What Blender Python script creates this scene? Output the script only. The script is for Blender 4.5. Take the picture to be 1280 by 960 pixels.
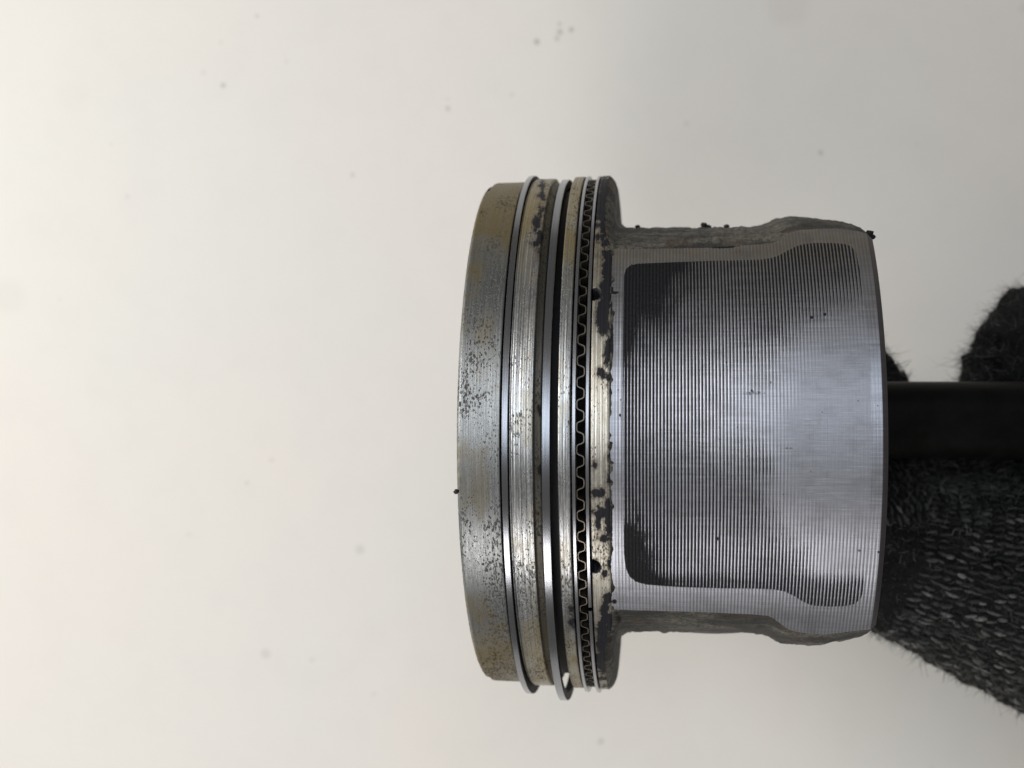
import bpy, math, random
import numpy as np
from mathutils import Vector, Matrix
from mathutils.bvhtree import BVHTree

random.seed(7); rng = np.random.default_rng(7)
for o in list(bpy.data.objects): bpy.data.objects.remove(o)
sc = bpy.context.scene
C = sc.collection

# ------------------------------------------------------------------ scale
U = 0.000138            # one working unit in metres (piston about 87 mm across)
F = 1400.0              # camera distance and focal length in working units
TH = math.radians(7.3)  # the piston leans: its open end is a little nearer the camera
CT, ST = math.cos(TH), math.sin(TH)
AX0, AY0, AZ0 = 181.0, -58.0, 0.0     # a point on the piston axis (local s = 0)

# ------------------------------------------------------------------ camera
cam_d = bpy.data.cameras.new('camera'); cam = bpy.data.objects.new('camera', cam_d); C.objects.link(cam)
cam.location = (0, 0, F*U)
cam_d.sensor_width = 36; cam_d.lens = 36*F/1280
cam_d.clip_start = 0.01; cam_d.clip_end = 20
cam_d.dof.use_dof = True; cam_d.dof.focus_distance = 1120*U; cam_d.dof.aperture_fstop = 25
sc.camera = cam

# ------------------------------------------------------------------ light
w = bpy.data.worlds.new('World'); sc.world = w; w.use_nodes = True
bg = w.node_tree.nodes['Background']
bg.inputs[0].default_value = (1.0, 0.95, 0.87, 1); bg.inputs[1].default_value = 0.13

def area(name, loc, target, sx, sy, watts, col):
    l = bpy.data.lights.new(name, 'AREA'); l.shape = 'RECTANGLE'; l.size = sx; l.size_y = sy
    l.energy = watts; l.color = col
    o = bpy.data.objects.new(name, l); C.objects.link(o); o.location = loc
    o.rotation_euler = (Vector(target)-Vector(loc)).to_track_quat('-Z', 'Y').to_euler()
    return o
area('ceiling_lamp', (-0.20, 0.26, 1.25), (0, 0, 0), 1.1, 0.30, 3.3, (0.80, 0.89, 1.0))
area('added_left_fill', (-0.50, 0.13, 0.30), (-0.05, 0, -0.1), 0.36, 0.36, 2.4, (1.0, 0.95, 0.89))  # added fill, no known source: makes the tabletop fall off left to right
area('side_lamp', (-0.17, -0.52, 0.44), (0, 0, 0), 0.26, 0.22, 1.25, (1.0, 0.96, 0.93))

sc.view_settings.view_transform = 'Standard'; sc.view_settings.look = 'None'
sc.view_settings.exposure = 0.33; sc.view_settings.gamma = 1.0
sc.render.engine = 'CYCLES'
sc.render.resolution_x = 1024; sc.render.resolution_y = 768

# ------------------------------------------------------------------ helpers: projection <-> piston
def near_s(px, R=313.0):
    k = (px-640)/F
    return (k*(F-AZ0-R*CT) - AX0 + R*ST)/(CT + k*ST)
def world_of(s, y, z):           # piston-local to working units
    return AX0+s*CT-z*ST, AY0+y, AZ0+s*ST+z*CT
def px_of(s, y, z):
    X, Y, Z = world_of(s, y, z)
    d = F-Z
    return 640+F*X/d, 480-F*Y/d
def unproj(px, py, R=313.0):     # ray against the piston cylinder -> (s, phi)
    o = np.array([0, 0, F]); d = np.array([(px-640)/F, (480-py)/F, -1.0])
    def loc(v): return np.array([v[0]*CT+v[2]*ST, v[1], -v[0]*ST+v[2]*CT])
    O = loc(o-np.array([AX0, AY0, AZ0])); Dv = loc(d)
    a = Dv[1]**2+Dv[2]**2; b = 2*(O[1]*Dv[1]+O[2]*Dv[2]); c = O[1]**2+O[2]**2-R*R
    q = max(b*b-4*a*c, 0.0)
    t = (-b-math.sqrt(q))/(2*a); P = O+Dv*t
    return P[0], math.atan2(P[1], P[2])
def at_z(px, py, Z):             # point of the view at height Z in working units
    k = (F-Z)/F
    return Vector(((px-640)*k, (480-py)*k, Z))
def interp(x, xs, ys): return np.interp(x, xs, ys)
def sstep(a, b, x):
    t = np.clip((x-a)/(b-a), 0, 1); return t*t*(3-2*t)
def vnoise(x, y, seed=0):        # smooth value noise on numpy arrays
    xi = np.floor(x).astype(np.int64); yi = np.floor(y).astype(np.int64)
    fx = x-xi; fy = y-yi; fx = fx*fx*(3-2*fx); fy = fy*fy*(3-2*fy)
    def h(a, b):
        n = (a*374761393 + b*668265263 + seed*362437) & 0xffffffff
        n = ((n ^ (n >> 13))*1274126177) & 0xffffffff
        return ((n ^ (n >> 16)) & 0xffff)/65535.0
    return (h(xi, yi)*(1-fx)+h(xi+1, yi)*fx)*(1-fy)+(h(xi, yi+1)*(1-fx)+h(xi+1, yi+1)*fx)*fy
def fnoise(x, y, seed=0, oct=3):
    v = 0; a = 0.5; t = 0
    for k in range(oct):
        v = v+a*vnoise(x*2**k, y*2**k, seed+k*17); t += a; a *= 0.5
    return v/t

def link_mesh(name, verts, faces, mat, parent=None, uv=None, attrs=None, smooth=True, mats=None, midx=None):
    """one mesh object; verts in working units"""
    me = bpy.data.meshes.new(name)
    v = np.asarray(verts, dtype=np.float32)*U
    f = np.asarray(faces, dtype=np.int32)
    n = f.shape[1]
    me.vertices.add(len(v)); me.vertices.foreach_set('co', v.ravel())
    me.loops.add(f.size); me.loops.foreach_set('vertex_index', f.ravel())
    me.polygons.add(len(f)); me.polygons.foreach_set('loop_start', np.arange(0, f.size, n, dtype=np.int32))
    me.polygons.foreach_set('loop_total', np.full(len(f), n, dtype=np.int32))
    me.update(calc_edges=True)
    if uv is not None:
        l = me.uv_layers.new(name='UVMap')
        l.data.foreach_set('uv', np.asarray(uv, dtype=np.float32)[f.ravel()].ravel())
    for k, a in (attrs or {}).items():
        at = me.attributes.new(k, 'FLOAT', 'POINT'); at.data.foreach_set('value', np.asarray(a, dtype=np.float32).ravel())
    me.materials.append(mat)
    for m in (mats or []): me.materials.append(m)
    if midx is not None: me.polygons.foreach_set('material_index', np.asarray(midx, dtype=np.int32))
    me.polygons.foreach_set('use_smooth', np.full(len(f), smooth))
    me.validate()
    o = bpy.data.objects.new(name, me); C.objects.link(o)
    if parent is not None: o.parent = parent
    return o
def grid_faces(nu, nv, closed_v=False):
    i = np.arange(nu-1)[:, None]; jn = nv if closed_v else nv-1
    j = np.arange(jn)[None, :]; j2 = (j+1) % nv
    a = i*nv+j; b = i*nv+j2; c = (i+1)*nv+j2; d = (i+1)*nv+j
    return np.stack([a+0*b, b+0*a, c+0*a, d+0*b], -1).reshape(-1, 4)
def tag(o, label=None, cat=None, group=None, kind=None):
    if label: o['label'] = label
    if cat: o['category'] = cat
    if group: o['group'] = group
    if kind: o['kind'] = kind
    return o
def empty(name, loc_u, label, cat, group=None):
    o = bpy.data.objects.new(name, None); C.objects.link(o); o.location = Vector(loc_u)*U
    o.empty_display_size = 0.01
    return tag(o, label, cat, group)

# ------------------------------------------------------------------ node helper
class NT:
    def __init__(s, name):
        s.m = bpy.data.materials.new(name); s.m.use_nodes = True; s.t = s.m.node_tree
        s.bsdf = s.t.nodes['Principled BSDF']; s.out = s.t.nodes['Material Output']
    def n(s, typ, ins=None, **kw):
        nd = s.t.nodes.new(typ)
        for k, v in kw.items(): setattr(nd, k, v)
        for k, v in (ins or {}).items(): s.set(nd.inputs[k], v)
        return nd
    def set(s, inp, v):
        if isinstance(v, bpy.types.NodeSocket): s.t.links.new(v, inp)
        else:
            if isinstance(v, (tuple, list)) and len(v) == 3 and inp.type == 'RGBA': v = (*v, 1)
            inp.default_value = v
    def math(s, op, a, b=0.0, c=None, clamp=False):
        nd = s.n('ShaderNodeMath', operation=op, use_clamp=clamp)
        s.set(nd.inputs[0], a); s.set(nd.inputs[1], b)
        if c is not None: s.set(nd.inputs[2], c)
        return nd.outputs[0]
    def mix(s, f, a, b, blend='MIX'):
        nd = s.n('ShaderNodeMix', data_type='RGBA', blend_type=blend)
        s.set(nd.inputs[0], f); s.set(nd.inputs[6], a); s.set(nd.inputs[7], b)
        return nd.outputs[2]
    def ramp(s, v, a, b, lo=0.0, hi=1.0):
        nd = s.n('ShaderNodeMapRange', {'Value': v, 'From Min': a, 'From Max': b, 'To Min': lo, 'To Max': hi})
        nd.interpolation_type = 'SMOOTHSTEP'
        return nd.outputs[0]
    def vec(s, src, sx, sy, sz=1.0, off=(0, 0, 0)):
        return s.n('ShaderNodeMapping', {'Vector': src, 'Scale': (sx, sy, sz), 'Location': off}).outputs[0]
    def noise(s, v, scale=1.0, detail=3.0, rough=0.55, out=0):
        return s.n('ShaderNodeTexNoise', {'Vector': v, 'Scale': scale, 'Detail': detail, 'Roughness': rough}).outputs[out]
    def voro(s, v, scale=1.0, rand=1.0, feature='F1', out='Distance'):
        return s.n('ShaderNodeTexVoronoi', {'Vector': v, 'Scale': scale, 'Randomness': rand}, feature=feature).outputs[out]
    def attr(s, name):
        return s.n('ShaderNodeAttribute', attribute_name=name).outputs['Fac']
    def uv(s): return s.n('ShaderNodeTexCoord').outputs['UV']
    def obj(s): return s.n('ShaderNodeTexCoord').outputs['Object']
    def bump(s, h, strength, dist):
        return s.n('ShaderNodeBump', {'Height': h, 'Strength': strength, 'Distance': dist}).outputs[0]

# UV of turned surfaces: u = s in units, v = arc length in units
def turned_metal(name, base, varnish, varn_amt, speck=1.0, rough=0.38, streak=0.25, stain_attr=True, aniso=0.6, bumpk=1.0, grey=0.0):
    N = NT(name); uv = N.uv()
    streaks = N.noise(N.vec(uv, 0.55, 0.012), 1, 4, 0.65)
    fine = N.noise(N.vec(uv, 1.6, 0.03, 1, (3, 7, 0)), 1, 2, 0.6)
    blot = N.noise(N.vec(uv, 0.022, 0.012, 1, (11, 3, 0)), 1, 4, 0.6)
    grain = N.noise(N.vec(uv, 0.35, 0.16, 1, (5, 5, 0)), 1, 3, 0.7)
    col = N.mix(N.ramp(streaks, 0.3, 0.7), tuple(c*(1-streak) for c in base), tuple(min(1, c*(1+streak)) for c in base))
    col = N.mix(N.math('MULTIPLY', N.ramp(fine, 0.35, 0.7), 0.35), col, tuple(c*0.5 for c in base))
    g2 = N.noise(N.vec(uv, 0.75, 0.42, 1, (15, 5, 0)), 1, 3, 0.8)
    col = N.mix(N.ramp(g2, 0.5, 0.72, 0.0, 0.55), col, tuple(c*0.3 for c in base))
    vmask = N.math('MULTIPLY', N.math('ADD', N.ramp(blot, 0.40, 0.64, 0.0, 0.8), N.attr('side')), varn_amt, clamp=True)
    vmask = N.math('MULTIPLY', vmask, N.ramp(streaks, 0.2, 0.75, 0.6, 1.0))
    col = N.mix(vmask, col, varnish)
    # fine black pitting, clustered
    clus = N.ramp(N.noise(N.vec(uv, 0.03, 0.014, 1, (21, 9, 0)), 1, 3, 0.6), 0.42, 0.66)
    clus = N.math('ADD', clus, N.attr('pit'), clamp=True)
    v1 = N.voro(N.vec(uv, 0.50, 0.26), 1)
    v2 = N.voro(N.vec(uv, 0.13, 0.09, 1, (4, 4, 0)), 1)
    thr = N.math('MULTIPLY_ADD', clus, 0.46*speck, 0.16*speck)
    s1 = N.ramp(N.math('SUBTRACT', v1, thr), -0.05, 0.05, 1, 0)
    s2 = N.ramp(N.math('SUBTRACT', v2, N.math('MULTIPLY_ADD', clus, 0.12*speck, 0.045*speck)), -0.03, 0.03, 1, 0)
    s1 = N.math('MULTIPLY', s1, N.ramp(grain, 0.40, 0.56))
    sp = N.math('MAXIMUM', s1, s2)
    col = N.mix(N.math('MULTIPLY', sp, 0.82), col, (0.018, 0.017, 0.015))
    met = N.math('MULTIPLY', sp, -0.9); met = N.math('ADD', met, 1.0)
    met = N.math('SUBTRACT', met, N.math('MULTIPLY', vmask, 0.45))
    rg = N.math('MULTIPLY_ADD', sp, 0.25, rough)
    rg = N.math('ADD', rg, N.math('MULTIPLY', vmask, 0.12))
    rg = N.math('ADD', rg, N.math('MULTIPLY', N.ramp(grain, 0.3, 0.7), 0.10))
    if stain_attr:
        sn = N.math('ADD', N.noise(N.vec(uv, 0.20, 0.13, 1, (2, 8, 0)), 1, 4, 0.75), N.math('SUBTRACT', N.noise(N.vec(uv, 0.06, 0.05, 1, (6, 8, 0)), 1, 2, 0.5), 0.5))
        st = N.math('ADD', N.attr('stain'), N.math('MULTIPLY', N.math('SUBTRACT', sn, 0.5), 13.0))
        smask = N.ramp(st, -1.3, 1.0)
        halo = N.math('MULTIPLY', N.ramp(st, -5.0, 0.2), 0.55)
        col = N.mix(halo, col, (0.11, 0.082, 0.05))
        col = N.mix(smask, col, (0.012, 0.012, 0.016))
        met = N.math('MULTIPLY', met, N.math('SUBTRACT', 1.0, smask))
        rg = N.math('ADD', rg, N.math('MULTIPLY', smask, 0.2)); N.set(N.bsdf.inputs['Specular IOR Level'], 0.25)
    N.set(N.bsdf.inputs['Base Color'], col); N.set(N.bsdf.inputs['Metallic'], met)
    N.set(N.bsdf.inputs['Roughness'], rg); N.set(N.bsdf.inputs['Anisotropic'], aniso)
    tg = N.n('ShaderNodeTangent', direction_type='UV_MAP', uv_map='UVMap')
    N.set(N.bsdf.inputs['Tangent'], tg.outputs[0])
    h = N.math('ADD', N.math('MULTIPLY', streaks, 1.0), N.math('MULTIPLY', fine, 0.5))
    h = N.math('SUBTRACT', h, N.math('MULTIPLY', sp, 0.5))
    N.set(N.bsdf.inputs['Normal'], N.bump(h, 0.5*bumpk, 0.6*U))
    return N.m

def plain(name, col, rough=0.5, metal=0.0, var=0.25, scale=0.05, bump=0.0, spec=0.5):
    N = NT(name); ob = N.obj()
    v = N.vec(ob, 1/U, 1/U, 1/U)
    n1 = N.noise(v, scale, 5, 0.6)
    N.set(N.bsdf.inputs['Base Color'], N.mix(N.ramp(n1, 0.3, 0.7), tuple(c*(1-var) for c in col), tuple(min(1, c*(1+var)) for c in col)))
    N.set(N.bsdf.inputs['Metallic'], metal); N.set(N.bsdf.inputs['Roughness'], N.math('MULTIPLY_ADD', n1, 0.2, rough-0.1))
    N.set(N.bsdf.inputs['Specular IOR Level'], spec)
    if bump: N.set(N.bsdf.inputs['Normal'], N.bump(N.noise(v, scale*5, 4, 0.6), bump, 2*U))
    return N.m

ALU = (0.47, 0.47, 0.46)
M_crown = turned_metal('crown_alloy', (0.31, 0.325, 0.33), (0.18, 0.135, 0.05), 1.0, 1.0, 0.42, 0.2)
M_land = turned_metal('land_alloy', (0.50, 0.515, 0.525), (0.24, 0.185, 0.075), 0.9, 0.9, 0.32, 0.42)
M_shelf = turned_metal('carboned_alloy', (0.20, 0.19, 0.17), (0.12, 0.095, 0.05), 0.8, 1.0, 0.5, 0.15)
M_cream = turned_metal('varnished_alloy', (0.60, 0.58, 0.52), (0.26, 0.22, 0.14), 0.7, 0.8, 0.4, 0.30)
M_groove = plain('groove_carbon', (0.006, 0.006, 0.007), 0.6, 0.0, 0.4, 0.1, spec=0.25)
def ring_mat(name, base, rough):
    N = NT(name); uv = N.uv()
    st = N.noise(N.vec(uv, 0.8, 0.006), 1, 3, 0.6)
    sp = N.ramp(N.voro(N.vec(uv, 0.25, 0.12), 1), 0.05, 0.09, 1, 0)
    sp = N.math('MULTIPLY', sp, N.ramp(N.noise(N.vec(uv, 0.05, 0.02), 1, 2), 0.45, 0.6))
    N.set(N.bsdf.inputs['Base Color'], N.mix(sp, N.mix(N.ramp(st, 0.3, 0.7), tuple(c*0.85 for c in base), base), (0.03, 0.03, 0.03)))
    N.set(N.bsdf.inputs['Metallic'], 1.0); N.set(N.bsdf.inputs['Roughness'], rough)
    N.set(N.bsdf.inputs['Anisotropic'], 0.7)
    tg = N.n('ShaderNodeTangent', direction_type='UV_MAP', uv_map='UVMap'); N.set(N.bsdf.inputs['Tangent'], tg.outputs[0])
    N.set(N.bsdf.inputs['Normal'], N.bump(st, 0.25, 0.4*U))
    return N.m
M_ring = ring_mat('ring_steel', (0.32, 0.33, 0.36), 0.27)
M_rail = ring_mat('rail_steel', (0.40, 0.41, 0.44), 0.30)
M_exp = plain('expander_steel', (0.19, 0.165, 0.135), 0.42, 0.9, 0.2, 0.05)

# cast aluminium of the side walls
def cast_mat():
    N = NT('cast_alloy'); v = N.vec(N.obj(), 1/U, 1/U, 1/U)
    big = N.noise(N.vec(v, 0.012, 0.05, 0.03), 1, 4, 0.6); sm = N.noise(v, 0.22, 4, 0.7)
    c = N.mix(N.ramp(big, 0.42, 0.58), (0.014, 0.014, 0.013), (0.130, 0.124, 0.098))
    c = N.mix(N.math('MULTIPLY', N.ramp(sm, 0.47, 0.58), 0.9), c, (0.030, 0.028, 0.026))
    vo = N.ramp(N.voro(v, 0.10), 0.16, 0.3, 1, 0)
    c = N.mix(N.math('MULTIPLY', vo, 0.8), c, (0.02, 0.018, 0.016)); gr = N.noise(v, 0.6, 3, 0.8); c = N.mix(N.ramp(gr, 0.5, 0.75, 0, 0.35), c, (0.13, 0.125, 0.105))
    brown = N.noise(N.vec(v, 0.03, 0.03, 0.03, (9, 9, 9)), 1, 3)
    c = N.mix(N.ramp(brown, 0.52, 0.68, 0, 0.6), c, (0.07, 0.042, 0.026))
    N.set(N.bsdf.inputs['Base Color'], c); N.set(N.bsdf.inputs['Metallic'], 0.2); N.set(N.bsdf.inputs['Roughness'], 0.6); N.set(N.bsdf.inputs['Specular IOR Level'], 0.3)
    N.set(N.bsdf.inputs['Normal'], N.bump(N.math('ADD', sm, N.math('MULTIPLY', big, 1.0)), 1.0, 3.5*U))
    return N.m
M_cast = cast_mat()

# skirt: turned ridges, printed dark coating worn off the crests
PITCH = 3.38
def skirt_mat():
    N = NT('skirt_alloy'); uv = N.uv()
    sep = N.n('ShaderNodeSeparateXYZ', {'Vector': uv})
    wob = N.math('MULTIPLY', N.math('SUBTRACT', N.noise(N.vec(uv, 0.3, 0.08), 1, 3), 0.5), 0.05)
    ph = N.math('FRACT', N.math('DIVIDE', sep.outputs[0], PITCH))
    tri = N.math('ABSOLUTE', N.math('MULTIPLY_ADD', ph, 2.0, -1.0))       # 1 at groove, 0 at crest
    tri = N.math('ADD', tri, wob)
    wear = N.attr('wear'); coat = N.attr('coat')                          # coat: signed distance, + inside
    n1 = N.noise(N.vec(uv, 0.16, 0.05, 1, (1, 2, 0)), 1, 4, 0.7)
    n2 = N.noise(N.vec(uv, 0.5, 0.35, 1, (7, 2, 0)), 1, 3, 0.7)
    scr = N.noise(N.vec(uv, 0.016, 0.55, 1, (4, 1, 0)), 1, 4, 0.7)        # scratches along the axis
    lat = N.noise(N.vec(uv, 0.9, 0.02, 1, (4, 4, 0)), 1, 3, 0.6)
    wv = N.math('ADD', wear, N.math('MULTIPLY', N.math('SUBTRACT', n1, 0.5), 0.30))
    wv = N.math('ADD', wv, N.math('MULTIPLY', N.math('SUBTRACT', n2, 0.5), 0.22))
    wv = N.math('ADD', wv, N.math('MULTIPLY', N.math('SUBTRACT', scr, 0.5), 0.25))
    bare = N.ramp(N.math('SUBTRACT', tri, wv), -0.10, 0.10, 1, 0)
    inside = N.ramp(N.math('ADD', coat, N.math('MULTIPLY', N.math('SUBTRACT', n2, 0.5), 1.2)), -0.5, 0.5)
    cm = N.math('MULTIPLY', inside, N.math('SUBTRACT', 1.0, bare))
    base = N.mix(N.ramp(scr, 0.3, 0.7), (0.34, 0.355, 0.405), (0.47, 0.49, 0.55))
    base = N.mix(N.math('MULTIPLY', N.ramp(lat, 0.35, 0.65), 0.25), base, (0.30, 0.30, 0.31))
    base = N.mix(N.math('MULTIPLY', N.ramp(n1, 0.52, 0.7), 0.35), base, (0.24, 0.24, 0.245))
    # varnish tan on the upper border
    base = N.mix(N.math('MULTIPLY', N.attr('tan'), N.ramp(n1, 0.3, 0.6, 0.5, 1.0)), base, (0.38, 0.335, 0.265))
    grv = N.math('MULTIPLY', N.ramp(tri, 0.5, 0.95), N.math('SUBTRACT', 1.0, inside))
    base = N.mix(N.math('MULTIPLY', grv, 0.30), base, (0.16, 0.16, 0.16))
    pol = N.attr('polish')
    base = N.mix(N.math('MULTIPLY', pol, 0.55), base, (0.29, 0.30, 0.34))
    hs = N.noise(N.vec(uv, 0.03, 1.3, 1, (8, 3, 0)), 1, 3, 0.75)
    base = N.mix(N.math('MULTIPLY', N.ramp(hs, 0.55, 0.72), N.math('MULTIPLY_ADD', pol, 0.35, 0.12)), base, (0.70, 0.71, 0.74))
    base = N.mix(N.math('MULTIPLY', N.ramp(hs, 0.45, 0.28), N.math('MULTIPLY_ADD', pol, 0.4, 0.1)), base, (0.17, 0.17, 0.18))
    cl = N.noise(N.vec(uv, 0.03, 0.04, 1, (18, 3, 0)), 1, 4, 0.6)
    base = N.mix(N.ramp(cl, 0.48, 0.66, 0, 0.4), base, (0.24, 0.24, 0.26))
    # little black specks
    v = N.ramp(N.voro(N.vec(uv, 0.075, 0.065), 1), 0.035, 0.07, 1, 0)
    v = N.math('MULTIPLY', v, N.ramp(N.noise(N.vec(uv, 0.02, 0.02), 1, 2), 0.45, 0.6))
    vb = N.math('MULTIPLY', N.ramp(N.voro(N.vec(uv, 0.3, 0.25), 1), 0.1, 0.25, 1, 0), N.ramp(N.attr('pit'), 0.1, 0.9))
    v = N.math('MAXIMUM', v, vb)
    st = N.math('ADD', N.attr('stain'), N.math('MULTIPLY', N.math('SUBTRACT', n2, 0.5), 3.0))
    v = N.math('MAXIMUM', v, N.ramp(st, -0.5, 0.5))
    cm2 = N.math('MAXIMUM', cm, v)
    coatc = N.mix(N.ramp(n2, 0.35, 0.7), (0.008, 0.0085, 0.010), (0.018, 0.019, 0.022)); N.set(N.bsdf.inputs['Specular IOR Level'], 0.16)
    base = N.mix(N.math('MULTIPLY', N.attr('rim'), 0.8), base, (0.10, 0.085, 0.09)); col = N.mix(cm2, base, coatc)  # open-end chamfer tinted dark: its dim reflection is painted into the colour
    N.set(N.bsdf.inputs['Base Color'], col)
    N.set(N.bsdf.inputs['Metallic'], N.math('SUBTRACT', 1.0, N.math('MULTIPLY', cm2, 0.9)))
    rg = N.math('MULTIPLY_ADD', scr, 0.16, 0.36)
    rg = N.math('ADD', rg, N.math('MULTIPLY', cm2, 0.22)); rg = N.math('ADD', rg, N.math('MULTIPLY', pol, 0.10))
    N.set(N.bsdf.inputs['Roughness'], rg); N.set(N.bsdf.inputs['Anisotropic'], 0.45)
    tg = N.n('ShaderNodeTangent', direction_type='UV_MAP', uv_map='UVMap'); N.set(N.bsdf.inputs['Tangent'], tg.outputs[0])
    h = N.math('ADD', N.math('MULTIPLY', scr, 0.5), N.math('MULTIPLY', lat, 0.6))
    h = N.math('SUBTRACT', h, N.math('MULTIPLY', v, 0.5))
    N.set(N.bsdf.inputs['Normal'], N.bump(h, 0.35, 0.5*U))
    return N.m
M_skirt = skirt_mat()

# ------------------------------------------------------------------ the surface behind
BZ = -720.0
def table_mat():
    N = NT('white_laminate'); v = N.vec(N.obj(), 1/U, 1/U, 1/U)
    big = N.noise(v, 0.0016, 3, 0.5); mid = N.noise(v, 0.012, 4, 0.6); fin = N.noise(v, 0.12, 3, 0.6)
    c = N.mix(N.ramp(big, 0.35, 0.65), (0.79, 0.76, 0.72), (0.77, 0.765, 0.73))
    c = N.mix(N.ramp(mid, 0.4, 0.75, 0, 0.10), c, (0.62, 0.62, 0.60))
    c = N.mix(N.ramp(fin, 0.5, 0.8, 0, 0.05), c, (0.55, 0.54, 0.52))
    rag = N.math('MULTIPLY', N.math('SUBTRACT', N.noise(v, 0.09, 3), 0.5), 6.0)
    for (px, py, r, a) in [(279,107,5,.42),(560,136,5,.34),(560,124,4,.12),(441,219,5,.25),(671,52,6,.5),(700,40,6,.42),(696,48,5,.36),(714,37,5,.48),(699,30,4,.3),
                           (1026,191,5,.36),(1146,180,3,.14),(450,687,9,.20),(332,817,9,.18),(308,604,4,.22),(340,575,6,.12),(751,927,6,.28),(159,246,4,.16),(321,20,4,.24),
                           (276,53,4,.12),(254,91,4,.16),(358,77,4,.12),(139,180,3,.12),(75,375,3,.12),(858,155,6,.13),(640,118,5,.14),(1280,10,10,.12),(390,825,6,.1),
                           (467,868,6,.09),(236,668,5,.1),(10,370,32,.07),(985,5,40,.12),(1165,960,5,.1),(90,120,30,.03)]:
        p = at_z(px, py, BZ)
        d = N.n('ShaderNodeVectorMath', operation='DISTANCE'); N.set(d.inputs[0], v); N.set(d.inputs[1], (p.x, p.y, 0.0))
        rr = r*1.45
        f = N.ramp(N.math('ADD', d.outputs['Value'], rag), rr*0.35, rr, a*0.75, 0.0)
        colr = (0.36, 0.30, 0.42) if (px, py) == (985, 5) else (0.12, 0.12, 0.11)
        c = N.mix(f, c, colr)
    N.set(N.bsdf.inputs['Base Color'], c); N.set(N.bsdf.inputs['Roughness'], 0.5); N.set(N.bsdf.inputs['Specular IOR Level'], 0.3)
    N.set(N.bsdf.inputs['Normal'], N.bump(mid, 0.05, 6*U))
    return N.m
tb = 5200
tv = [(x, y, z) for z in (0, -140) for (x, y) in ((-tb, -tb), (tb, -tb), (tb, tb), (-tb, tb))]
tf = [(0, 1, 2, 3), (7, 6, 5, 4), (4, 5, 1, 0), (5, 6, 2, 1), (6, 7, 3, 2), (7, 4, 0, 3)]
tbl = link_mesh('tabletop', tv, tf, table_mat(), smooth=False)
tbl.location = (0, 0, BZ*U)
tag(tbl, 'white speckled tabletop lying out of focus behind the piston', kind='structure')

# ------------------------------------------------------------------ the piston
piston = empty('piston', world_of(0, 0, 0), 'used aluminium engine piston lying sideways with rings and worn ribbed skirt', 'piston')
piston.rotation_euler = (0, -TH, 0)

def ellip(px, py, list_):
    """signed field in px, + inside any of the ellipses"""
    out = np.full(px.shape, -50.0)
    for (cx, cy, rx, ry) in list_:
        k = np.sqrt(((px-cx)/rx)**2+((py-cy)/ry)**2)
        out = np.maximum(out, (1-k)*min(rx, ry))
    return out
# black oil and carbon marks, given where the photo shows them on the near side
STAINS = [(675,262,2.6,16),(671,280,4.5,9),(674,296,3,12),(669,288,3,5),(671,305,5,3),(678,243,3,18),(674,587,3,7),(672,640,2,3),(675,512,2,4),
          (758,350,7,52),(755,395,8,28),(760,440,3.5,32),(752,467,5,7),(760,330,5,26),(762,590,3,22),(743,582,2.6,4),(750,616,9,6),(760,635,4,30),
          (748,656,5,17),(760,656,4,17),(753,641,10,5),(753,673,9,5),(762,706,4,7),(756,716,4,6),(760,747,4.5,7),(757,765,5,12),(762,775,7,14),(754,812,9,40),
          (756,255,9,42),(747,252,3,34),(729,757,3,10),(714,765,3,10),(715,770,4,14)]
HOLES = [(742.5, 367, 8.0), (741.5, 709, 9.0)]

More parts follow.
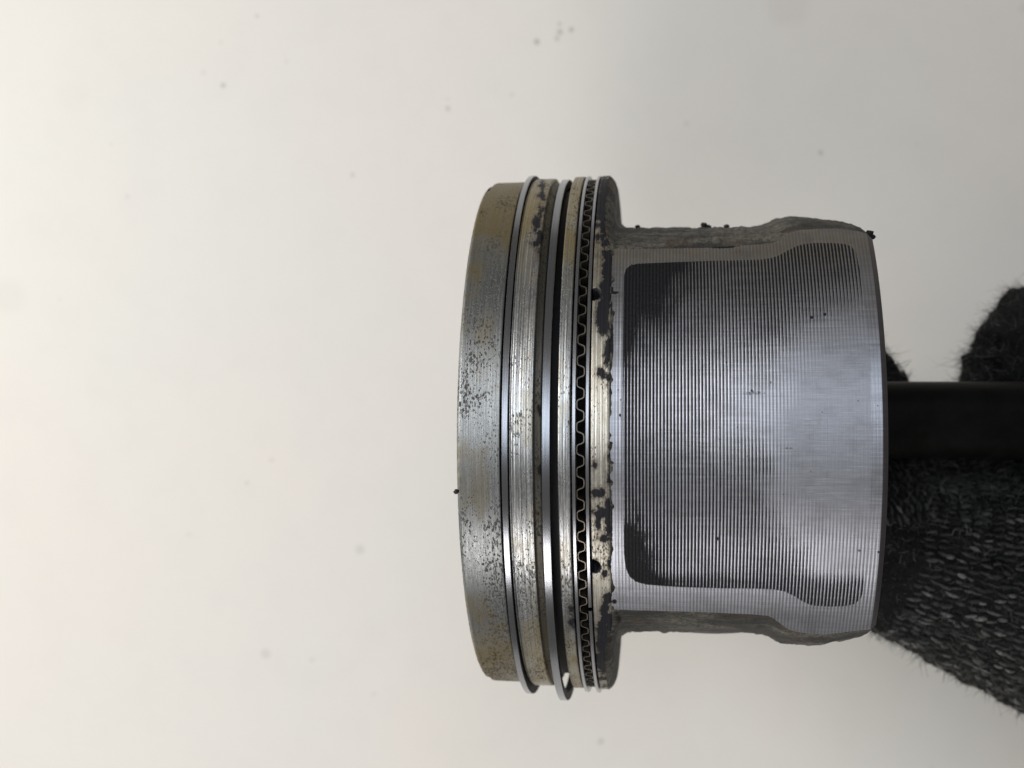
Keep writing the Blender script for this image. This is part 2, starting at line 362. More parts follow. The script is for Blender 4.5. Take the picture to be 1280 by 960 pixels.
def lathe(name, prof, mat, segs=960, step=0.9, ridge=0.0, rpitch=2.6, rim=False, holes=False, parent=piston, pitf=None, wob=0.0, pull=0.0):
    """full turned band; prof = list of (s, r)"""
    P = [prof[0]]
    for a, b in zip(prof[:-1], prof[1:]):
        L = math.hypot(b[0]-a[0], b[1]-a[1]); n = max(1, int(L/step))
        for k in range(1, n+1): P.append((a[0]+(b[0]-a[0])*k/n, a[1]+(b[1]-a[1])*k/n))
    P = np.array(P); s = P[:, 0:1]; r = P[:, 1:2]
    ph = np.linspace(-math.pi, math.pi, segs+1)[None, :]
    S = s+0*ph; R = r+0*ph
    smin, smax = P[:, 0].min(), P[:, 0].max()
    if ridge:
        env = sstep(smin, smin+3, s)*(1-sstep(smax-3, smax, s))
        R = R + ridge*env*(np.sin(2*math.pi*S/rpitch)+0.7*np.sin(2*math.pi*S/(rpitch*1.73)+1))*(0.6+0.8*vnoise(S/9, ph*6+40, 5))
    if wob: R = R + wob*(fnoise(S/7+50, ph*40+200, 3)-0.5)
    if rim:
        a = np.abs(ph)
        cut = sstep(1.13, 1.17, a)*(1-sstep(1.75, 1.79, a))*4.0 + (fnoise(ph*60+300, 0*ph, 4)-0.5)*0.9
        S = S + cut*(1-sstep(smin, smin+16, s))
        R = R - 1.2*fnoise(ph*90+300, 0*ph, 9)*(1-sstep(smin, smin+4, s))
    if pull: S = S - pull*sstep(0.64, 0.86, np.abs(ph))*(sstep(smin+8, smax, s) if holes else 1)
    Y = R*np.sin(ph); Z = R*np.cos(ph)
    px, py = px_of(S, Y, Z)
    front = Z > 0
    stain = np.where(front, ellip(px, py, STAINS), -50)
    if holes:
        for (cx, cy, hr) in HOLES:
            s0, p0 = unproj(cx, cy, 315); hu = hr*0.80
            d = np.hypot(S-s0, (ph-p0)*315)
            R = R - 16*(1-sstep(hu-1.2, hu+0.2, d)); stain = np.where(d < hu+1, 8.0, stain)  # hole interior also coloured black: its shade painted through the stain field
        Y = R*np.sin(ph); Z = R*np.cos(ph)
    V = np.stack([S, Y, Z], -1).reshape(-1, 3)
    aph = np.abs(ph)
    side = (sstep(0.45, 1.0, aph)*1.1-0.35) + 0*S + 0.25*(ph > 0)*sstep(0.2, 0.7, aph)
    pit = (pitf(px, py) if pitf else 0*S)
    uv = np.stack([S, ph*315+0*S], -1).reshape(-1, 2)
    return link_mesh(name, V, grid_faces(len(P), segs+1)[:, ::-1], mat, parent, uv, {'stain': stain, 'side': side, 'pit': pit})

R1, R2, R3, R4 = 309.0, 312.2, 313.8, 314.3
n1, n2, n3, n4 = (lambda p: near_s(p, R1)), (lambda p: near_s(p, R2)), (lambda p: near_s(p, R3)), (lambda p: near_s(p, R4))
GD = 34   # groove depth
def pit1(px, py): return np.clip(0.9*np.exp(-((py-760)/75)**2)*sstep(585, 625, px)+0.7*np.exp(-((py-345)/40)**2)*sstep(600, 622, px)+0.45*np.exp(-((py-600)/50)**2)*sstep(600, 625, px), 0, 1)
def pit2(px, py): return np.clip(0.9*np.exp(-((py-755)/60)**2), 0, 1)
s0 = n1(570)
crown = lathe('crown_band', [(s0, R1-4.5), (s0+0.8, R1-2.6), (s0+3, R1-0.3), (n1(624.6)-0.6, R1), (n1(624.6), R1-0.8), (n1(624.6), R1-GD)], M_crown, rim=True, ridge=0.05, rpitch=1.9, pitf=pit1)
# crown face, closing the far left end
cr = np.linspace(2, R1-4.5, 30); ph = np.linspace(-math.pi, math.pi, 181)
S = s0 + 3.0*np.exp(-((cr-190)/60)**2)[:, None] + 0*ph[None, :]
V = np.stack([S, cr[:, None]*np.sin(ph), cr[:, None]*np.cos(ph)], -1).reshape(-1, 3)
link_mesh('crown_face', V, grid_faces(30, 181), M_cast, piston)
g1a, g1b = n1(624.6), n2(637.6)
g2a, g2b = n2(676.0), n3(697.0)
g3a, g3b = n3(712.4), n4(738.0)
lathe('ring_groove', [(g1a, R1-GD), (g1b, R1-GD)], M_groove, segs=360)
# narrow scraper lip right of the first ring, then the land
lathe('ring_land', [(g1b-1.8, R2-GD), (g1b-1.8, R2-3), (g1b-1.1, R2-1.6), (g1b-0.3, R2-1.6), (g1b+0.1, R2-3), (g1b+0.5, R2-0.6), (g1b+1.2, R2), (n2(665.4), R2), (n2(666.2), R2-2.5)], M_land, step=0.7, ridge=0.16, pitf=pit2)
lathe('ring_land', [(n2(666.2), R2-2.5), (n2(667.2), R2-5.0), (g2a-1.0, R2-6.5), (g2a, R2-8), (g2a, R2-15)], M_shelf, segs=720, ridge=0.05)
lathe('ring_groove', [(g2a, R2-15), (g2b, R2-15)], M_groove, segs=360)
lathe('ring_land', [(g2b, R3-GD), (g2b, R3-1.0), (g2b+0.8, R3), (g3a-0.9, R3), (g3a, R3-1), (g3a, R3-GD)], M_land, step=0.7, ridge=0.16, pitf=pit2)
lathe('ring_groove', [(g3a, R3-GD), (g3b, R3-GD)], M_groove, segs=360)
sL = n4(762.0)
lathe('ring_land', [(g3b, R4-GD), (g3b, R4-0.8), (g3b+0.8, R4), (sL-1.0, R4), (sL, R4-0.8)], M_cream, segs=1440, step=0.7, ridge=0.14, holes=True, pull=12.0)
# underside of the head: cast rounded shoulder
lathe('head_underside', [(sL, R4-0.8), (sL+4, R4-2), (sL+8, R4-7), (sL+10.5, R4-14), (sL+12, R4-30), (sL+12.5, R4-70), (sL+13, 60)], M_cast, segs=720, step=2, wob=3.0, pull=12.0)

# ---- rings
def hoop(name, s0, s1, rin, rout, cy, cz, mat, gap_phi=None, gap_w=0.02, bev=0.7, parent=piston, tilt=0.0):
    prof = [(s0, rin), (s0, rout-bev), (s0+bev*0.6, rout), (s1-bev*0.6, rout), (s1, rout-bev), (s1, rin), (s0, rin)]
    prof = np.array(prof); dense = []
    for a, b in zip(prof[:-1], prof[1:]):
        for k in range(2): dense.append(a+(b-a)*k/2)
    dense.append(prof[-1]); P = np.array(dense)
    g = gap_phi if gap_phi is not None else math.pi
    ph = np.linspace(g+gap_w, g+2*math.pi-gap_w, 900)[None, :]
    R = P[:, 1:2]; S = P[:, 0:1] + tilt*R*np.sin(ph)
    Y = R*np.sin(ph)+cy; Z = R*np.cos(ph)+cz
    V = np.stack([S+0*ph, Y, Z], -1).reshape(-1, 3)
    acc = np.concatenate([[0], np.cumsum(np.hypot(*(P[1:]-P[:-1]).T))])[:, None]
    uv = np.stack([acc+0*ph, ph*R.max()+0*R], -1).reshape(-1, 2)
    o = link_mesh(name, V, grid_faces(len(P), 900)[:, ::-1], mat, parent, uv, smooth=True)
    o.data.set_sharp_from_angle(angle=math.radians(30))
    if mat is M_ring:                       # sides and back of the ring are carboned
        o.data.materials.append(M_groove)
        mi = np.zeros((len(P)-1, 899), np.int32); mi[:2] = 1; mi[-4:] = 1
        o.data.polygons.foreach_set('material_index', mi.ravel())
    return o
def rr(px, R): return near_s(px, R)
tag(hoop('compression_ring', rr(626.8, 312), rr(634.4, 312), 298, 321.5, -3.5, -8.5, M_ring, tilt=0.0), 'polished steel ring in the groove nearest the crown')
tag(hoop('compression_ring', rr(677.0, 314), rr(687.2, 314), 311.5, 321.5, -9.5, -6.5, M_ring), 'steel ring hanging loose below the piston in a wide black groove')
hoop('oil_ring_rail', rr(714.8, 315.5), rr(719.2, 315.5), 297, 316.5, -2, -0.5, M_rail)
sg, pg = unproj(737, 759, 316)
hoop('oil_ring_rail', rr(731.7, 315.5), rr(736.0, 315.5), 297, 316.5, -2, -0.5, M_rail, gap_phi=pg, gap_w=0.008)
# wavy expander between the rails
nper = 88; n = nper*36
ph = np.linspace(-math.pi, math.pi, n+1)
k = 2.6
wv = np.tanh(k*np.sin(ph*nper))/math.tanh(k)
sa, sb = rr(720.6, 308), rr(730.4, 308)
mid = (sa+sb)/2; A = (sb-sa)/2-0.3
sc0 = mid+A*wv
ds = np.gradient(sc0, ph*308); ln = np.sqrt(1+ds**2); tw = 0.5
nx = 1/ln; ny = -ds/ln                      # normal in (s, arc)
rows = []
for off, r in ((-tw, 296), (-tw, 311.0), (tw, 311.0), (tw, 296), (-tw, 296)):
    pp = ph + off*ny/308
    rows.append(np.stack([sc0+off*nx, r*np.sin(pp)-1, r*np.cos(pp)], -1))
V = np.stack(rows, 0).reshape(-1, 3)
o = link_mesh('oil_ring_expander', V, grid_faces(5, n+1), M_exp, piston, smooth=True)
o.data.set_sharp_from_angle(angle=math.radians(40))

# ---- skirt
sA = n4(762.0); sE = near_s(1112, 314)
RS = 313.6
def top_px(px): return interp(px, [760, 800, 880, 925, 950, 965, 975, 985, 1000, 1045, 1075, 1092, 1120], [311, 311, 310, 307, 305.5, 304, 299, 291, 287, 285, 288.5, 294, 300])
def bot_px(px): return interp(px, [760, 800, 880, 940, 962, 972, 985, 1000, 1030, 1060, 1100, 1120], [762, 763, 765, 768, 770, 777, 787, 791, 794, 790.5, 786, 784])
ns = int((sE-sA)/ (PITCH/7)); sv = np.linspace(sA, sE, ns)
def edge_phi(s, fn):
    phi = 0.65 if fn is top_px else -0.65
    for _ in range(14):
        px, _y = px_of(s, RS*math.sin(phi), RS*math.cos(phi))
        _, phi2 = unproj(px, float(fn(px)), RS); phi = 0.5*phi+0.5*phi2
    return phi
ss = np.linspace(sA, sE, 60)
pt = np.interp(sv, ss, [edge_phi(s, top_px) for s in ss]); pb = np.interp(sv, ss, [edge_phi(s, bot_px) for s in ss])
NV = 300
T = np.linspace(0, 1, NV)[None, :]
PH = pt[:, None]*(1-T)+pb[:, None]*T
S = sv[:, None]+0*T
def skirt_r(s, ph):
    r = RS - 1.4*((s-60)/180.0)**2
    ch = np.clip((s-(sE-5.5))/5.5, 0, 1)          # chamfer at the open end
    return r - 4.2*ch
R0 = skirt_r(S, PH)
px, py = px_of(S, R0*np.sin(PH), R0*np.cos(PH))
# printed coating outline
poly = [(779.5,345),(782,336),(788,331),(798,329),(840,327.5),(880,326),(920,325),(950,324),(965,322),(975,318),(985,312.5),(995,307.5),(1005,304.5),(1018,303),(1040,303),(1056,304),
        (1064,307),(1070,314),(1074,330),(1078,350),(1082,400),(1085,460),(1086,530),(1085,620),(1082,690),(1080,735),(1077,748),(1069,756),(1055,758.5),(1035,759),(1015,757.5),(1003,752),
        (992,745),(982,740),(968,737),(945,736),(900,735.5),(850,734),(808,731),(795,727.5),(787,721),(782,710),(780,690),(779,600),(778.5,540),(778.5,430)]
pu = np.array([(lambda q: (q[0], q[1]*RS))(unproj(x, y, RS)) for x, y in poly])
def poly_sdf(x, y, P):
    d = np.full(x.shape, 1e9); ins = np.zeros(x.shape, bool)
    for i in range(len(P)):
        a = P[i]; b = P[(i+1) % len(P)]; e = b-a
        wx = x-a[0]; wy = y-a[1]; t = np.clip((wx*e[0]+wy*e[1])/(e@e), 0, 1)
        d = np.minimum(d, np.hypot(wx-e[0]*t, wy-e[1]*t))
        c = ((a[1] > y) != (b[1] > y)) & (x < (b[0]-a[0])*(y-a[1])/((b[1]-a[1])+1e-12)+a[0])
        ins ^= c
    return np.where(ins, d, -d)
coat = np.clip(poly_sdf(S, PH*RS, pu), -12, 12)
# how far the coating has worn off the ridge crests (0 intact, 1 bare)
nz = fnoise(px/60, py/45, 3)-0.5
wear = interp(px, [780, 800, 830, 870, 920, 970, 1010, 1080], [0.12, 0.27, 0.40, 0.48, 0.52, 0.48, 0.47, 0.45])
corner_t = (1-sstep(315, 470, py+0.55*(px-790)*0.9+160*(fnoise(px/26, py/30, 31)-0.5)))*(1-sstep(820, 900, px))
up = (1-sstep(350, 480, py+120*(fnoise(px/18, py/40, 33)-0.5)))*(1-sstep(780, 860, px))
wear = wear-0.55*corner_t-0.34*up-0.10*(1-sstep(330,420,py))
low = sstep(610, 705, py+90*(fnoise(px/14, py/20, 35)-0.5))*(1-sstep(800, 850, px)); wear = wear-0.38*low
lowr = sstep(712, 728, py)*(1-sstep(840, 1010, px)*0.6)*0.35; wear = wear-lowr
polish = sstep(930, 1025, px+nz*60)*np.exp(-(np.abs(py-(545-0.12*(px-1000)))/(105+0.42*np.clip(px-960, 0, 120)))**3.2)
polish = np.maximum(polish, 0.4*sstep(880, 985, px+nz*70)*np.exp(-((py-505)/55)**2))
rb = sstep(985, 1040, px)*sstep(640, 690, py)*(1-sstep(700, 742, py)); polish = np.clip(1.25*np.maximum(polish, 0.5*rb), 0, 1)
wear = np.clip(wear+1.15*polish+0.12*np.exp(-((py-540)/110)**2)+0.10*nz, -0.4, 1.6)
amp = 0.34*(1-0.97*polish)*np.where(coat > 0, 1.0, 0.55)*sstep(sA+2, sA+8, S)*(1-sstep(sE-9, sE-5, S))
R = R0 + amp*(np.abs(1-2*((S/PITCH) % 1.0))*-2+1)
tan = np.clip((1-sstep(300, 350, py))*1.0*(1-sstep(1020, 1110, px)*0.6)+0.30*(1-sstep(330, 430, py)), 0, 1)*0.8
pit = np.clip(np.exp(-((px-905)/30)**2-((py-316)/6)**2)*1.3, 0, 1)
sst = ellip(px, py, [(1031,393,2.4,2.2),(1014.5,397,2.8,2.0),(908,453,1.4,1.5),(768,366,7,2.0),(765,362,2,4),(1098,690,1.5,1.5),(1074,688,2.5,1.2),
     (897,673,1.6,2.2),(940,488,1.6,1.2),(963,478,1.2,1),(773,487,1.5,1),(776,500,1.2,1),(775,519,1.2,2),(900,308,24,2.6),(935,304,20,2.2),(963,299,12,3.0),(974,292,4,6),(765,425,2,30),(764,650,1.5,40),(768,752,3,3)])
sst = np.maximum(sst, np.minimum(ellip(px, py, [(942, 491.5, 12, 2.4), (900, 545, 1.2, 20), (985, 560, 5, 1.5)]), -0.15))
V = np.stack([S, R*np.sin(PH), R*np.cos(PH)], -1).reshape(-1, 3)
uv = np.stack([S, PH*RS], -1).reshape(-1, 2)
fc = grid_faces(ns, NV)[:, ::-1]
cin = coat.ravel()[fc].mean(1) > 0
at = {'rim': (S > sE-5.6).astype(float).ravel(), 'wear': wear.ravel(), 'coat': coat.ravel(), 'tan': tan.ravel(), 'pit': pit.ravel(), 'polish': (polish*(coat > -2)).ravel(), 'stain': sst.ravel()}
def sub(name, mask, parent):
    f = fc[mask]; used, inv = np.unique(f, return_inverse=True)
    o = link_mesh(name, V[used], inv.reshape(f.shape), M_skirt, parent, uv[used], {k: a[used] for k, a in at.items()})
    return o
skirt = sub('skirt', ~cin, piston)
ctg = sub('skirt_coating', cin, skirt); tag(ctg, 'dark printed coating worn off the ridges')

# side walls (cast), far half and inside of the skirt
def ytop_out(px): return interp(px, [760, 772, 776, 782, 790, 860, 930, 950, 962, 970, 980, 1000, 1020, 1040, 1062, 1100], [262, 268, 279, 283.5, 284.5, 285, 284.5, 282, 277.5, 273.5, 272, 272.5, 276, 281, 287, 300])
def ybot_out(px): return interp(px, [760, 772, 778, 785, 790, 930, 948, 958, 966, 972, 1000, 1015, 1030, 1050, 1070, 1100], [812, 805, 794, 789, 788, 788, 790, 794, 799, 801, 801.5, 799.5, 796, 791, 787, 778])
zo = 60.0
def wall_y(s, fn):
    y = 0.0
    for _ in range(4):
        px, _p = px_of(s, y, zo); X, Yw, Zw = world_of(s, y, zo)
        y = (480-float(fn(px)))/F*(F-Zw) - AY0
    return y
sw = np.linspace(sA-2, sE-3, 240)
rws = []
m = 16
for s in sw:
    p1 = float(np.interp(s, sv, pt)); p2 = float(np.interp(s, sv, pb)); r = float(skirt_r(s, 0))-0.15
    E1 = np.array([r*math.sin(p1), r*math.cos(p1)]); E2 = np.array([r*math.sin(p2), r*math.cos(p2)])
    y1 = max(wall_y(s, ytop_out), E1[0]*0.9); y2 = min(wall_y(s, ybot_out), E2[0]*0.9)
    t = np.linspace(0, 1, m)[:, None]
    def wall(E, yo):
        O = np.array([yo, zo]); c = np.array([E[0]+(yo-E[0])*0.62, E[1]-(E[1]-zo)*0.28])
        return E*(1-t)**2+2*c*t*(1-t)+O*t*t
    a = wall(E1, y1); b = wall(E2, y2)
    am = a[::-1]*[1, -1]; bm = b[::-1]*[1, -1]
    arc = np.linspace(p1, p2, 60)[:, None]
    back = np.hstack([r*np.sin(arc), -r*np.cos(arc)])
    loop = np.vstack([a, am, back[1:-1], bm[::-1], b[::-1]])
    rws.append(loop)
L = np.array(rws)                                    # (150, n, 2)
nl = L.shape[1]
nrm = L/np.linalg.norm(L, axis=2, keepdims=True)
nn = fnoise(sw[:, None]/9+30, np.arange(nl)[None, :]/3.0+90, 8)-0.5+0.5*(fnoise(sw[:, None]/3.2+30, np.arange(nl)[None, :]/1.3+90, 18)-0.5)
edge = np.ones(nl); edge[0] = edge[-1] = 0; edge[1] = edge[-2] = 0.4
isback = np.zeros(nl); isback[2*m-1:2*m+58+1] = 1
Lo = L + nrm*(nn*4.0*edge*(1-isback))[:, :, None]
Vw = np.concatenate([np.repeat(sw[:, None], nl, 1)[:, :, None], Lo], 2).reshape(-1, 3)
wallo = link_mesh('side_wall', Vw, grid_faces(240, nl), M_cast, piston)
# inner surface and annular end
full_front = []
for i, s in enumerate(sw):
    p1 = float(np.interp(s, sv, pt)); p2 = float(np.interp(s, sv, pb)); r = float(skirt_r(s, 0))
    arc = np.linspace(p2, p1, 40)[1:-1, None]
    full_front.append(np.vstack([L[i], np.hstack([r*np.sin(arc), r*np.cos(arc)])]))
FF = np.array(full_front); nf = FF.shape[1]
inner = FF*0.90
Vi = np.concatenate([np.repeat(sw[:, None], nf, 1)[:, :, None], inner], 2).reshape(-1, 3)
link_mesh('inner_wall', Vi, grid_faces(240, nf, True), M_cast, piston)
e0 = np.hstack([np.full((nf, 1), sE), FF[-1]*0.985]); e1 = np.hstack([np.full((nf, 1), sE-3), FF[-1]*0.90]); 
link_mesh('skirt_rim', np.vstack([e0, e1]), grid_faces(2, nf, True), M_cast, piston)

# ---- piston pin inside the bosses (seen only from the side)
pa = np.linspace(0, 2*math.pi, 49); 
V = [];
for yy, r in ((-236, 30), (-236, 74), (236, 74), (236, 30)):
    V.append(np.stack([60+r*np.cos(pa), np.full(49, yy), r*np.sin(pa)], -1))
link_mesh('piston_pin', np.stack(V).reshape(-1, 3), grid_faces(4, 49), M_rail, piston, np.zeros((196, 2)), smooth=False)

# ------------------------------------------------------------------ carbon crumbs
M_crumb = plain('carbon_crumb', (0.02, 0.018, 0.016), 0.7, 0, 0.5, 0.2, 0.5)
def crumb_mesh(seed, r):
    rg = np.random.default_rng(seed); nu, nv = 9, 12
    u = np.linspace(0.05, math.pi-0.05, nu)[:, None]; v = np.linspace(0, 2*math.pi, nv, endpoint=False)[None, :]
    rad = r*(0.75+0.4*rg.random((nu, nv)))
    V = np.stack([rad*np.sin(u)*np.cos(v), rad*np.sin(u)*np.sin(v), rad*np.cos(u)], -1).reshape(-1, 3)
    return V, grid_faces(nu, nv, True)
crumbs = [(797, 283.5, 2.6, 70, 'black crumb on the skirt side wall nearest the piston head'),
          (880, 281.5, 3.4, 70, 'larger left one of the touching black crumbs on the side wall edge'),
          (886, 283.5, 2.6, 70, 'smaller right one of the touching black crumbs on the side wall edge'),
          (893, 285, 1.6, 70, 'tiny black crumb between two larger ones on the side wall edge'),
          (908, 283.5, 3.2, 70, 'black crumb farthest along the straight side wall edge'),
          (1011, 276, 2.4, 90, 'flat dark crumb on the bulge of the side wall'),
          (1087, 291.5, 3.6, 215, 'black crumb stuck on the upper corner of the skirt'),
          (1091, 296, 2.8, 215, 'small black crumb just under the one on the skirt corner'),
          (570.5, 614.5, 2.6, 290, 'black crumb stuck on the left rim of the crown')]
for i, (x, y, r, z, lab) in enumerate(crumbs):
    V, f = crumb_mesh(i+3, r)
    p = at_z(x, y, z)
    o = link_mesh('carbon_crumb', V*np.array([1.2, 1, 1]), f, M_crumb); o.location = p*U
    tag(o, lab, 'crumb', 'carbon crumbs stuck on the piston')

# ------------------------------------------------------------------ the dark rod
M_rod = plain('black_rod_steel', (0.0045, 0.0042, 0.004), 0.5, 0.0, 0.35, 0.03, 0.15, spec=0.10)
rod = empty('connecting_rod', world_of(60, 0, 0), 'smooth black rod coming out of the open skirt into the glove', 'rod')
def bar(name, x0, x1, cy, h, zc0, slope, d, bev, mat, parent):
    prof = []
    for (sy, sz, a0) in ((1, 1, 0), (-1, 1, 90), (-1, -1, 180), (1, -1, 270)):
        for k in range(7):
            a = math.radians(a0+90*k/6)
            prof.append((sy*(h-bev)+bev*math.cos(a), sz*(d-bev)+bev*math.sin(a)))
    prof = np.array(prof); xs = np.concatenate([[x0, x0], np.linspace(x0, x1, 60), [x1, x1]])
    sc_ = np.ones(len(xs)); sc_[0] = sc_[-1] = 0.02
    V = []
    for x, k in zip(xs, sc_):
        V.append(np.stack([np.full(len(prof), x), cy+prof[:, 0]*k, zc0+slope*(x-x0)+prof[:, 1]*k], -1))
    o = link_mesh(name, np.array(V).reshape(-1, 3), grid_faces(len(xs), len(prof), True)[:, ::-1], mat, parent)
    o.data.set_sharp_from_angle(angle=math.radians(50)); return o
zc = 22.0
cy = (480-525)*(F-zc)/F
rod.location = (0, 0, 0); rod.location = Vector((AX0+60, cy, zc))*U
def loc_child(o): o.location = -rod.location
b1 = bar('shank', 290, 1250, cy, 47.3, zc-14, 0.0, 44, 36, M_rod, rod); loc_child(b1)
# small end eye round the pin
pa = np.linspace(0, 2*math.pi, 65); V = []
cx0, _, cz0 = world_of(60, 0, 0)
for yy, r in ((-45, 78), (-45, 112), (45, 112), (45, 78), (-45, 78)):
    V.append(np.stack([cx0+r*np.cos(pa), np.full(65, cy+yy), cz0+r*np.sin(pa)], -1))
b2 = link_mesh('small_end', np.stack(V).reshape(-1, 3), grid_faces(5, 65), M_rod, rod, smooth=False); loc_child(b2)
b3 = bar('shank_root', cx0+85, 330, cy, 40, cz0-2, 0.0, 46, 14, M_rod, rod); loc_child(b3)

# ------------------------------------------------------------------ the gloved hand
def glove_mats():
    N = NT('black_knit'); v = N.vec(N.obj(), 1/U, 1/U, 1/U)
    n = N.noise(v, 0.08, 4, 0.7)
    N.set(N.bsdf.inputs['Base Color'], N.mix(n, (0.005, 0.005, 0.005), (0.024, 0.024, 0.024)))
    N.set(N.bsdf.inputs['Roughness'], 0.95); N.set(N.bsdf.inputs['Specular IOR Level'], 0.1)
    N.set(N.bsdf.inputs['Normal'], N.bump(n, 1.0, 4*U))
    Y = NT('knit_yarn'); v = Y.vec(Y.obj(), 1/U, 1/U, 1/U)
    tw = Y.noise(v, 0.45, 3, 0.7); t = Y.attr('tone')
    c = Y.mix(t, (0.022, 0.022, 0.022), (0.36, 0.36, 0.34))
    c = Y.mix(Y.ramp(tw, 0.35, 0.65, 0.0, 0.55), c, (0.008, 0.008, 0.009))
    Y.set(Y.bsdf.inputs['Base Color'], c); Y.set(Y.bsdf.inputs['Roughness'], 0.9); Y.set(Y.bsdf.inputs['Specular IOR Level'], 0.15)
    Y.set(Y.bsdf.inputs['Normal'], Y.bump(tw, 0.8, 1.5*U))
    return N.m, Y.m
M_knit, M_yarn = glove_mats()
# limbs as chains of (px, py, z, radius)
def P(px, py, z, r): p = at_z(px, py, z); return (p.x, p.y, p.z, r)
limbs = [
    [P(1820, 1060, -110, 190), P(1560, 880, -110, 215), P(1390, 764, -110, 180), P(1270, 729, -115, 150), P(1120, 688, -112, 110)],   # palm edge into index
    [P(1120, 690, -112, 112), P(1098, 610, -165, 72), P(1082, 545, -175, 62), P(1064, 486, -150, 68)],                                 # index curled behind the rod
    [P(1440, 780, -120, 150), P(1345, 640, -210, 90), P(1325, 560, -190, 88), P(1328, 466, -130, 128)],
    [P(1130, 640, -150, 84), P(1240, 628, -165, 92), P(1360, 640, -190, 95)],                              # middle
    [P(1600, 860, -120, 150), P(1520, 640, -210, 84), P(1500, 540, -180, 80), P(1490, 455, -120, 78)],                               # ring
    [P(1760, 920, -120, 130), P(1690, 680, -190, 72), P(1670, 580, -160, 68), P(1660, 500, -110, 66)],                               # little
    [P(1620, 840, 10, 130), P(1560, 690, 120, 80), P(1500, 590, 130, 72), P(1430, 535, 115, 66)],                                    # thumb, over the rod
    [P(1560, 880, -110, 215), P(1800, 860, -110, 190)],
    [P(1820, 1060, -110, 190), P(2100, 1250, -100, 185), P(2500, 1500, -80, 210)],                                                   # wrist and cuff
]
import bmesh
bm = bmesh.new()
for L_ in limbs:
    for a, b in zip(L_[:-1], L_[1:]):
        n = max(2, int((Vector(a[:3])-Vector(b[:3])).length/16))
        for k in range(n+1):
            t = k/n; c = Vector(a[:3]).lerp(Vector(b[:3]), t); r = a[3]+(b[3]-a[3])*t
            bmesh.ops.create_icosphere(bm, subdivisions=2, radius=r*U, matrix=Matrix.Translation(c*U))
me = bpy.data.meshes.new('glove_raw'); bm.to_mesh(me); bm.free()
raw = bpy.data.objects.new('glove_raw', me); C.objects.link(raw)
md = raw.modifiers.new('r', 'REMESH'); md.mode = 'VOXEL'; md.voxel_size = 6*U
ms = raw.modifiers.new('s', 'SMOOTH'); ms.factor = 0.6; ms.iterations = 14
dg = bpy.context.evaluated_depsgraph_get(); ev = raw.evaluated_get(dg)
gm = bpy.data.meshes.new_from_object(ev)
bpy.data.objects.remove(raw)
co = np.empty(len(gm.vertices)*3, np.float32); gm.vertices.foreach_get('co', co); co = co.reshape(-1, 3)/U
nr = np.empty(len(gm.vertices)*3, np.float32); gm.vertices.foreach_get('normal', nr); nr = nr.reshape(-1, 3)
d = (fnoise((co[:, 0]+co[:, 2])/60+50, co[:, 1]/40+50, 2)-0.5)*14+(fnoise(co[:, 0]/22+50, co[:, 1]/18+50, 22)-0.5)*np.where(co[:, 1] > -20, 26, 6)+(fnoise(co[:, 0]/14+50, (co[:, 1]+co[:, 2])/9+150, 4)-0.5)*11
co = co+nr*d[:, None]
gm.vertices.foreach_set('co', (co*U).ravel()); gm.update()
gm.polygons.foreach_set('use_smooth', np.full(len(gm.polygons), True))
gm.materials.clear(); gm.materials.append(M_knit)
glove = bpy.data.objects.new('glove', gm); C.objects.link(glove)
gm.name = 'glove'
tag(glove, 'hand in a fuzzy black knitted glove gripping the rod behind the piston', 'glove')
bvh = BVHTree.FromPolygons([Vector(c) for c in co.tolist()], [tuple(p.vertices) for p in gm.polygons])

SV = []; SF = []; ST_ = []; cnt = 0
def stitch(p, nrm, d, ln, wd, tone):
    """a bowed lozenge of yarn lying on the surface"""
    global cnt
    d = (d-nrm*d.dot(nrm)).normalized(); b = nrm.cross(d)
    rings = 6; sides = 5
    for i in range(rings):
        t = i/(rings-1); x = (t-0.5)*ln; rad = wd*(0.18+0.82*math.sin(math.pi*t)**0.7)
        lift = wd*0.9*math.sin(math.pi*t)-wd*0.55
        for j in range(sides):
            a = 2*math.pi*j/sides
            q = p+d*x+b*(math.cos(a)*rad)+nrm*(lift+math.sin(a)*rad*0.8)
            SV.append((q.x, q.y, q.z)); ST_.append(tone)
    for i in range(rings-1):
        for j in range(sides):
            j2 = (j+1) % sides
            SF.append((cnt+i*sides+j, cnt+i*sides+j2, cnt+(i+1)*sides+j2, cnt+(i+1)*sides+j))
    cnt += rings*sides
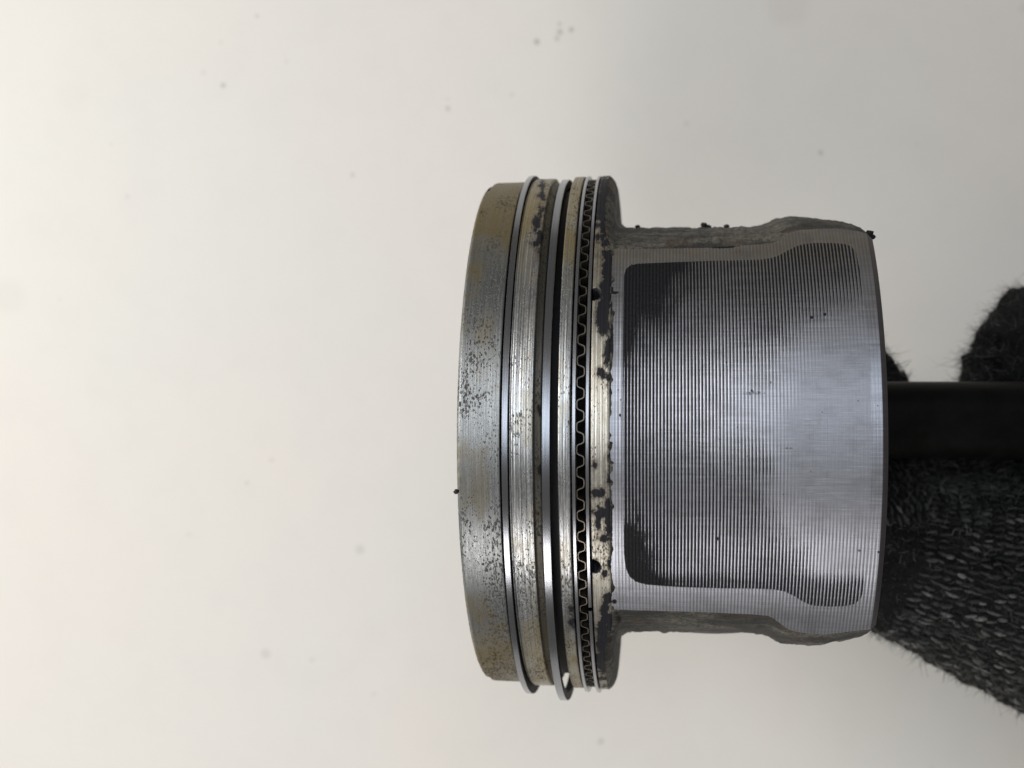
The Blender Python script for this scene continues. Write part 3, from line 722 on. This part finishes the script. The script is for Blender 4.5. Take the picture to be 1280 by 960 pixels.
for L_ in limbs[:8]:
    row = 0
    for a, b in zip(L_[:-1], L_[1:]):
        A_ = Vector(a[:3]); B_ = Vector(b[:3]); ax = (B_-A_)
        if ax.length < 1: continue
        length = ax.length; ax.normalize()
        ref = Vector((0, 0, 1)) if abs(ax.z) < 0.9 else Vector((0, 1, 0))
        e1 = ax.cross(ref).normalized(); e2 = ax.cross(e1)
        l = 0.0
        while l < length:
            r = a[3]+(b[3]-a[3])*l/length
            nc = int(2*math.pi*r/9)
            for j in range(nc):
                al = 2*math.pi*(j+0.5*(row % 2)+random.uniform(-.18, .18))/nc
                dr = e1*math.cos(al)+e2*math.sin(al)
                c = A_+ax*(l+random.uniform(-2.5, 2.5))
                if c.x-0.5*0 > 1000: continue
                h, n_, fi, dist = bvh.ray_cast(c, dr, r*1.35)
                if h is None or dist > r*1.3: continue
                if h.z < -330: continue
                g = vnoise(np.array([h.x/55.0+50]), np.array([h.y/40.0+80]), 12)[0]
                tone = 0.0
                tone = random.uniform(0.0, 0.22)
                if random.random() < 0.10+0.45*g: tone = random.uniform(0.2, 0.85)**1.6*float(np.interp(h.y, [-260, -120], [1.0, 0.55]))  # pale yarn dimmed towards the rod: shade painted into the tone
                dd = (ax+n_.cross(ax)*random.choice((-0.12, 0.1, 0.3))).normalized()
                stitch(h, n_, dd, random.uniform(13, 21), random.uniform(2.0, 3.6), tone)
            l += 13; row += 1
st = link_mesh('knit_stitches', SV, SF, M_yarn, glove, attrs={'tone': ST_}); tag(st, kind='stuff')

# loose fibres
FV = []; FF_ = []; FT = []; fcnt = 0
polys = [p for p in gm.polygons if p.center.x < 1000*U and p.center.z > -330*U]
ar = np.array([p.area for p in polys]); ar /= ar.sum()
pick = rng.choice(len(polys), 60000, p=ar)
for pi in pick:
    p = polys[pi]; vs = [Vector(co[i].tolist()) for i in p.vertices]
    w_ = rng.random(len(vs)); w_ /= w_.sum(); c = sum((v*float(k_) for v, k_ in zip(vs, w_)), Vector())
    n_ = p.normal; rd = Vector(rng.normal(size=3).tolist()); rd = (rd-n_*rd.dot(n_)).normalized()
    ln = float(rng.gamma(3.0, 3.6))*(1.5 if (c.y > 0 and rng.random() < .4) else 1.0); wd = 0.30
    if c.x < 0: continue
    q = c+n_*1.0; dirn = (n_*float(rng.uniform(0.25, 1.0))+rd*float(rng.uniform(0.3, 1.1))).normalized()
    sidev = dirn.cross(Vector(rng.normal(size=3).tolist())).normalized(); curl = Vector(rng.normal(size=3).tolist())*0.35
    tone = 0.12 if random.random() < 0.6 else random.uniform(.2, .7)
    for k_ in range(4):
        wk = wd*(1-k_/4.5)
        for sg_ in (-1, 1):
            z = q+sidev*wk*sg_; FV.append((z.x, z.y, z.z)); FT.append(tone)
        q = q+dirn*(ln/3); dirn = (dirn+curl).normalized()
    for k_ in range(3):
        i0 = fcnt+k_*2; FF_.append((i0, i0+1, i0+3, i0+2))
    fcnt += 8
fz = link_mesh('fuzz', FV, FF_, M_yarn, glove, attrs={'tone': FT}); tag(fz, kind='stuff')
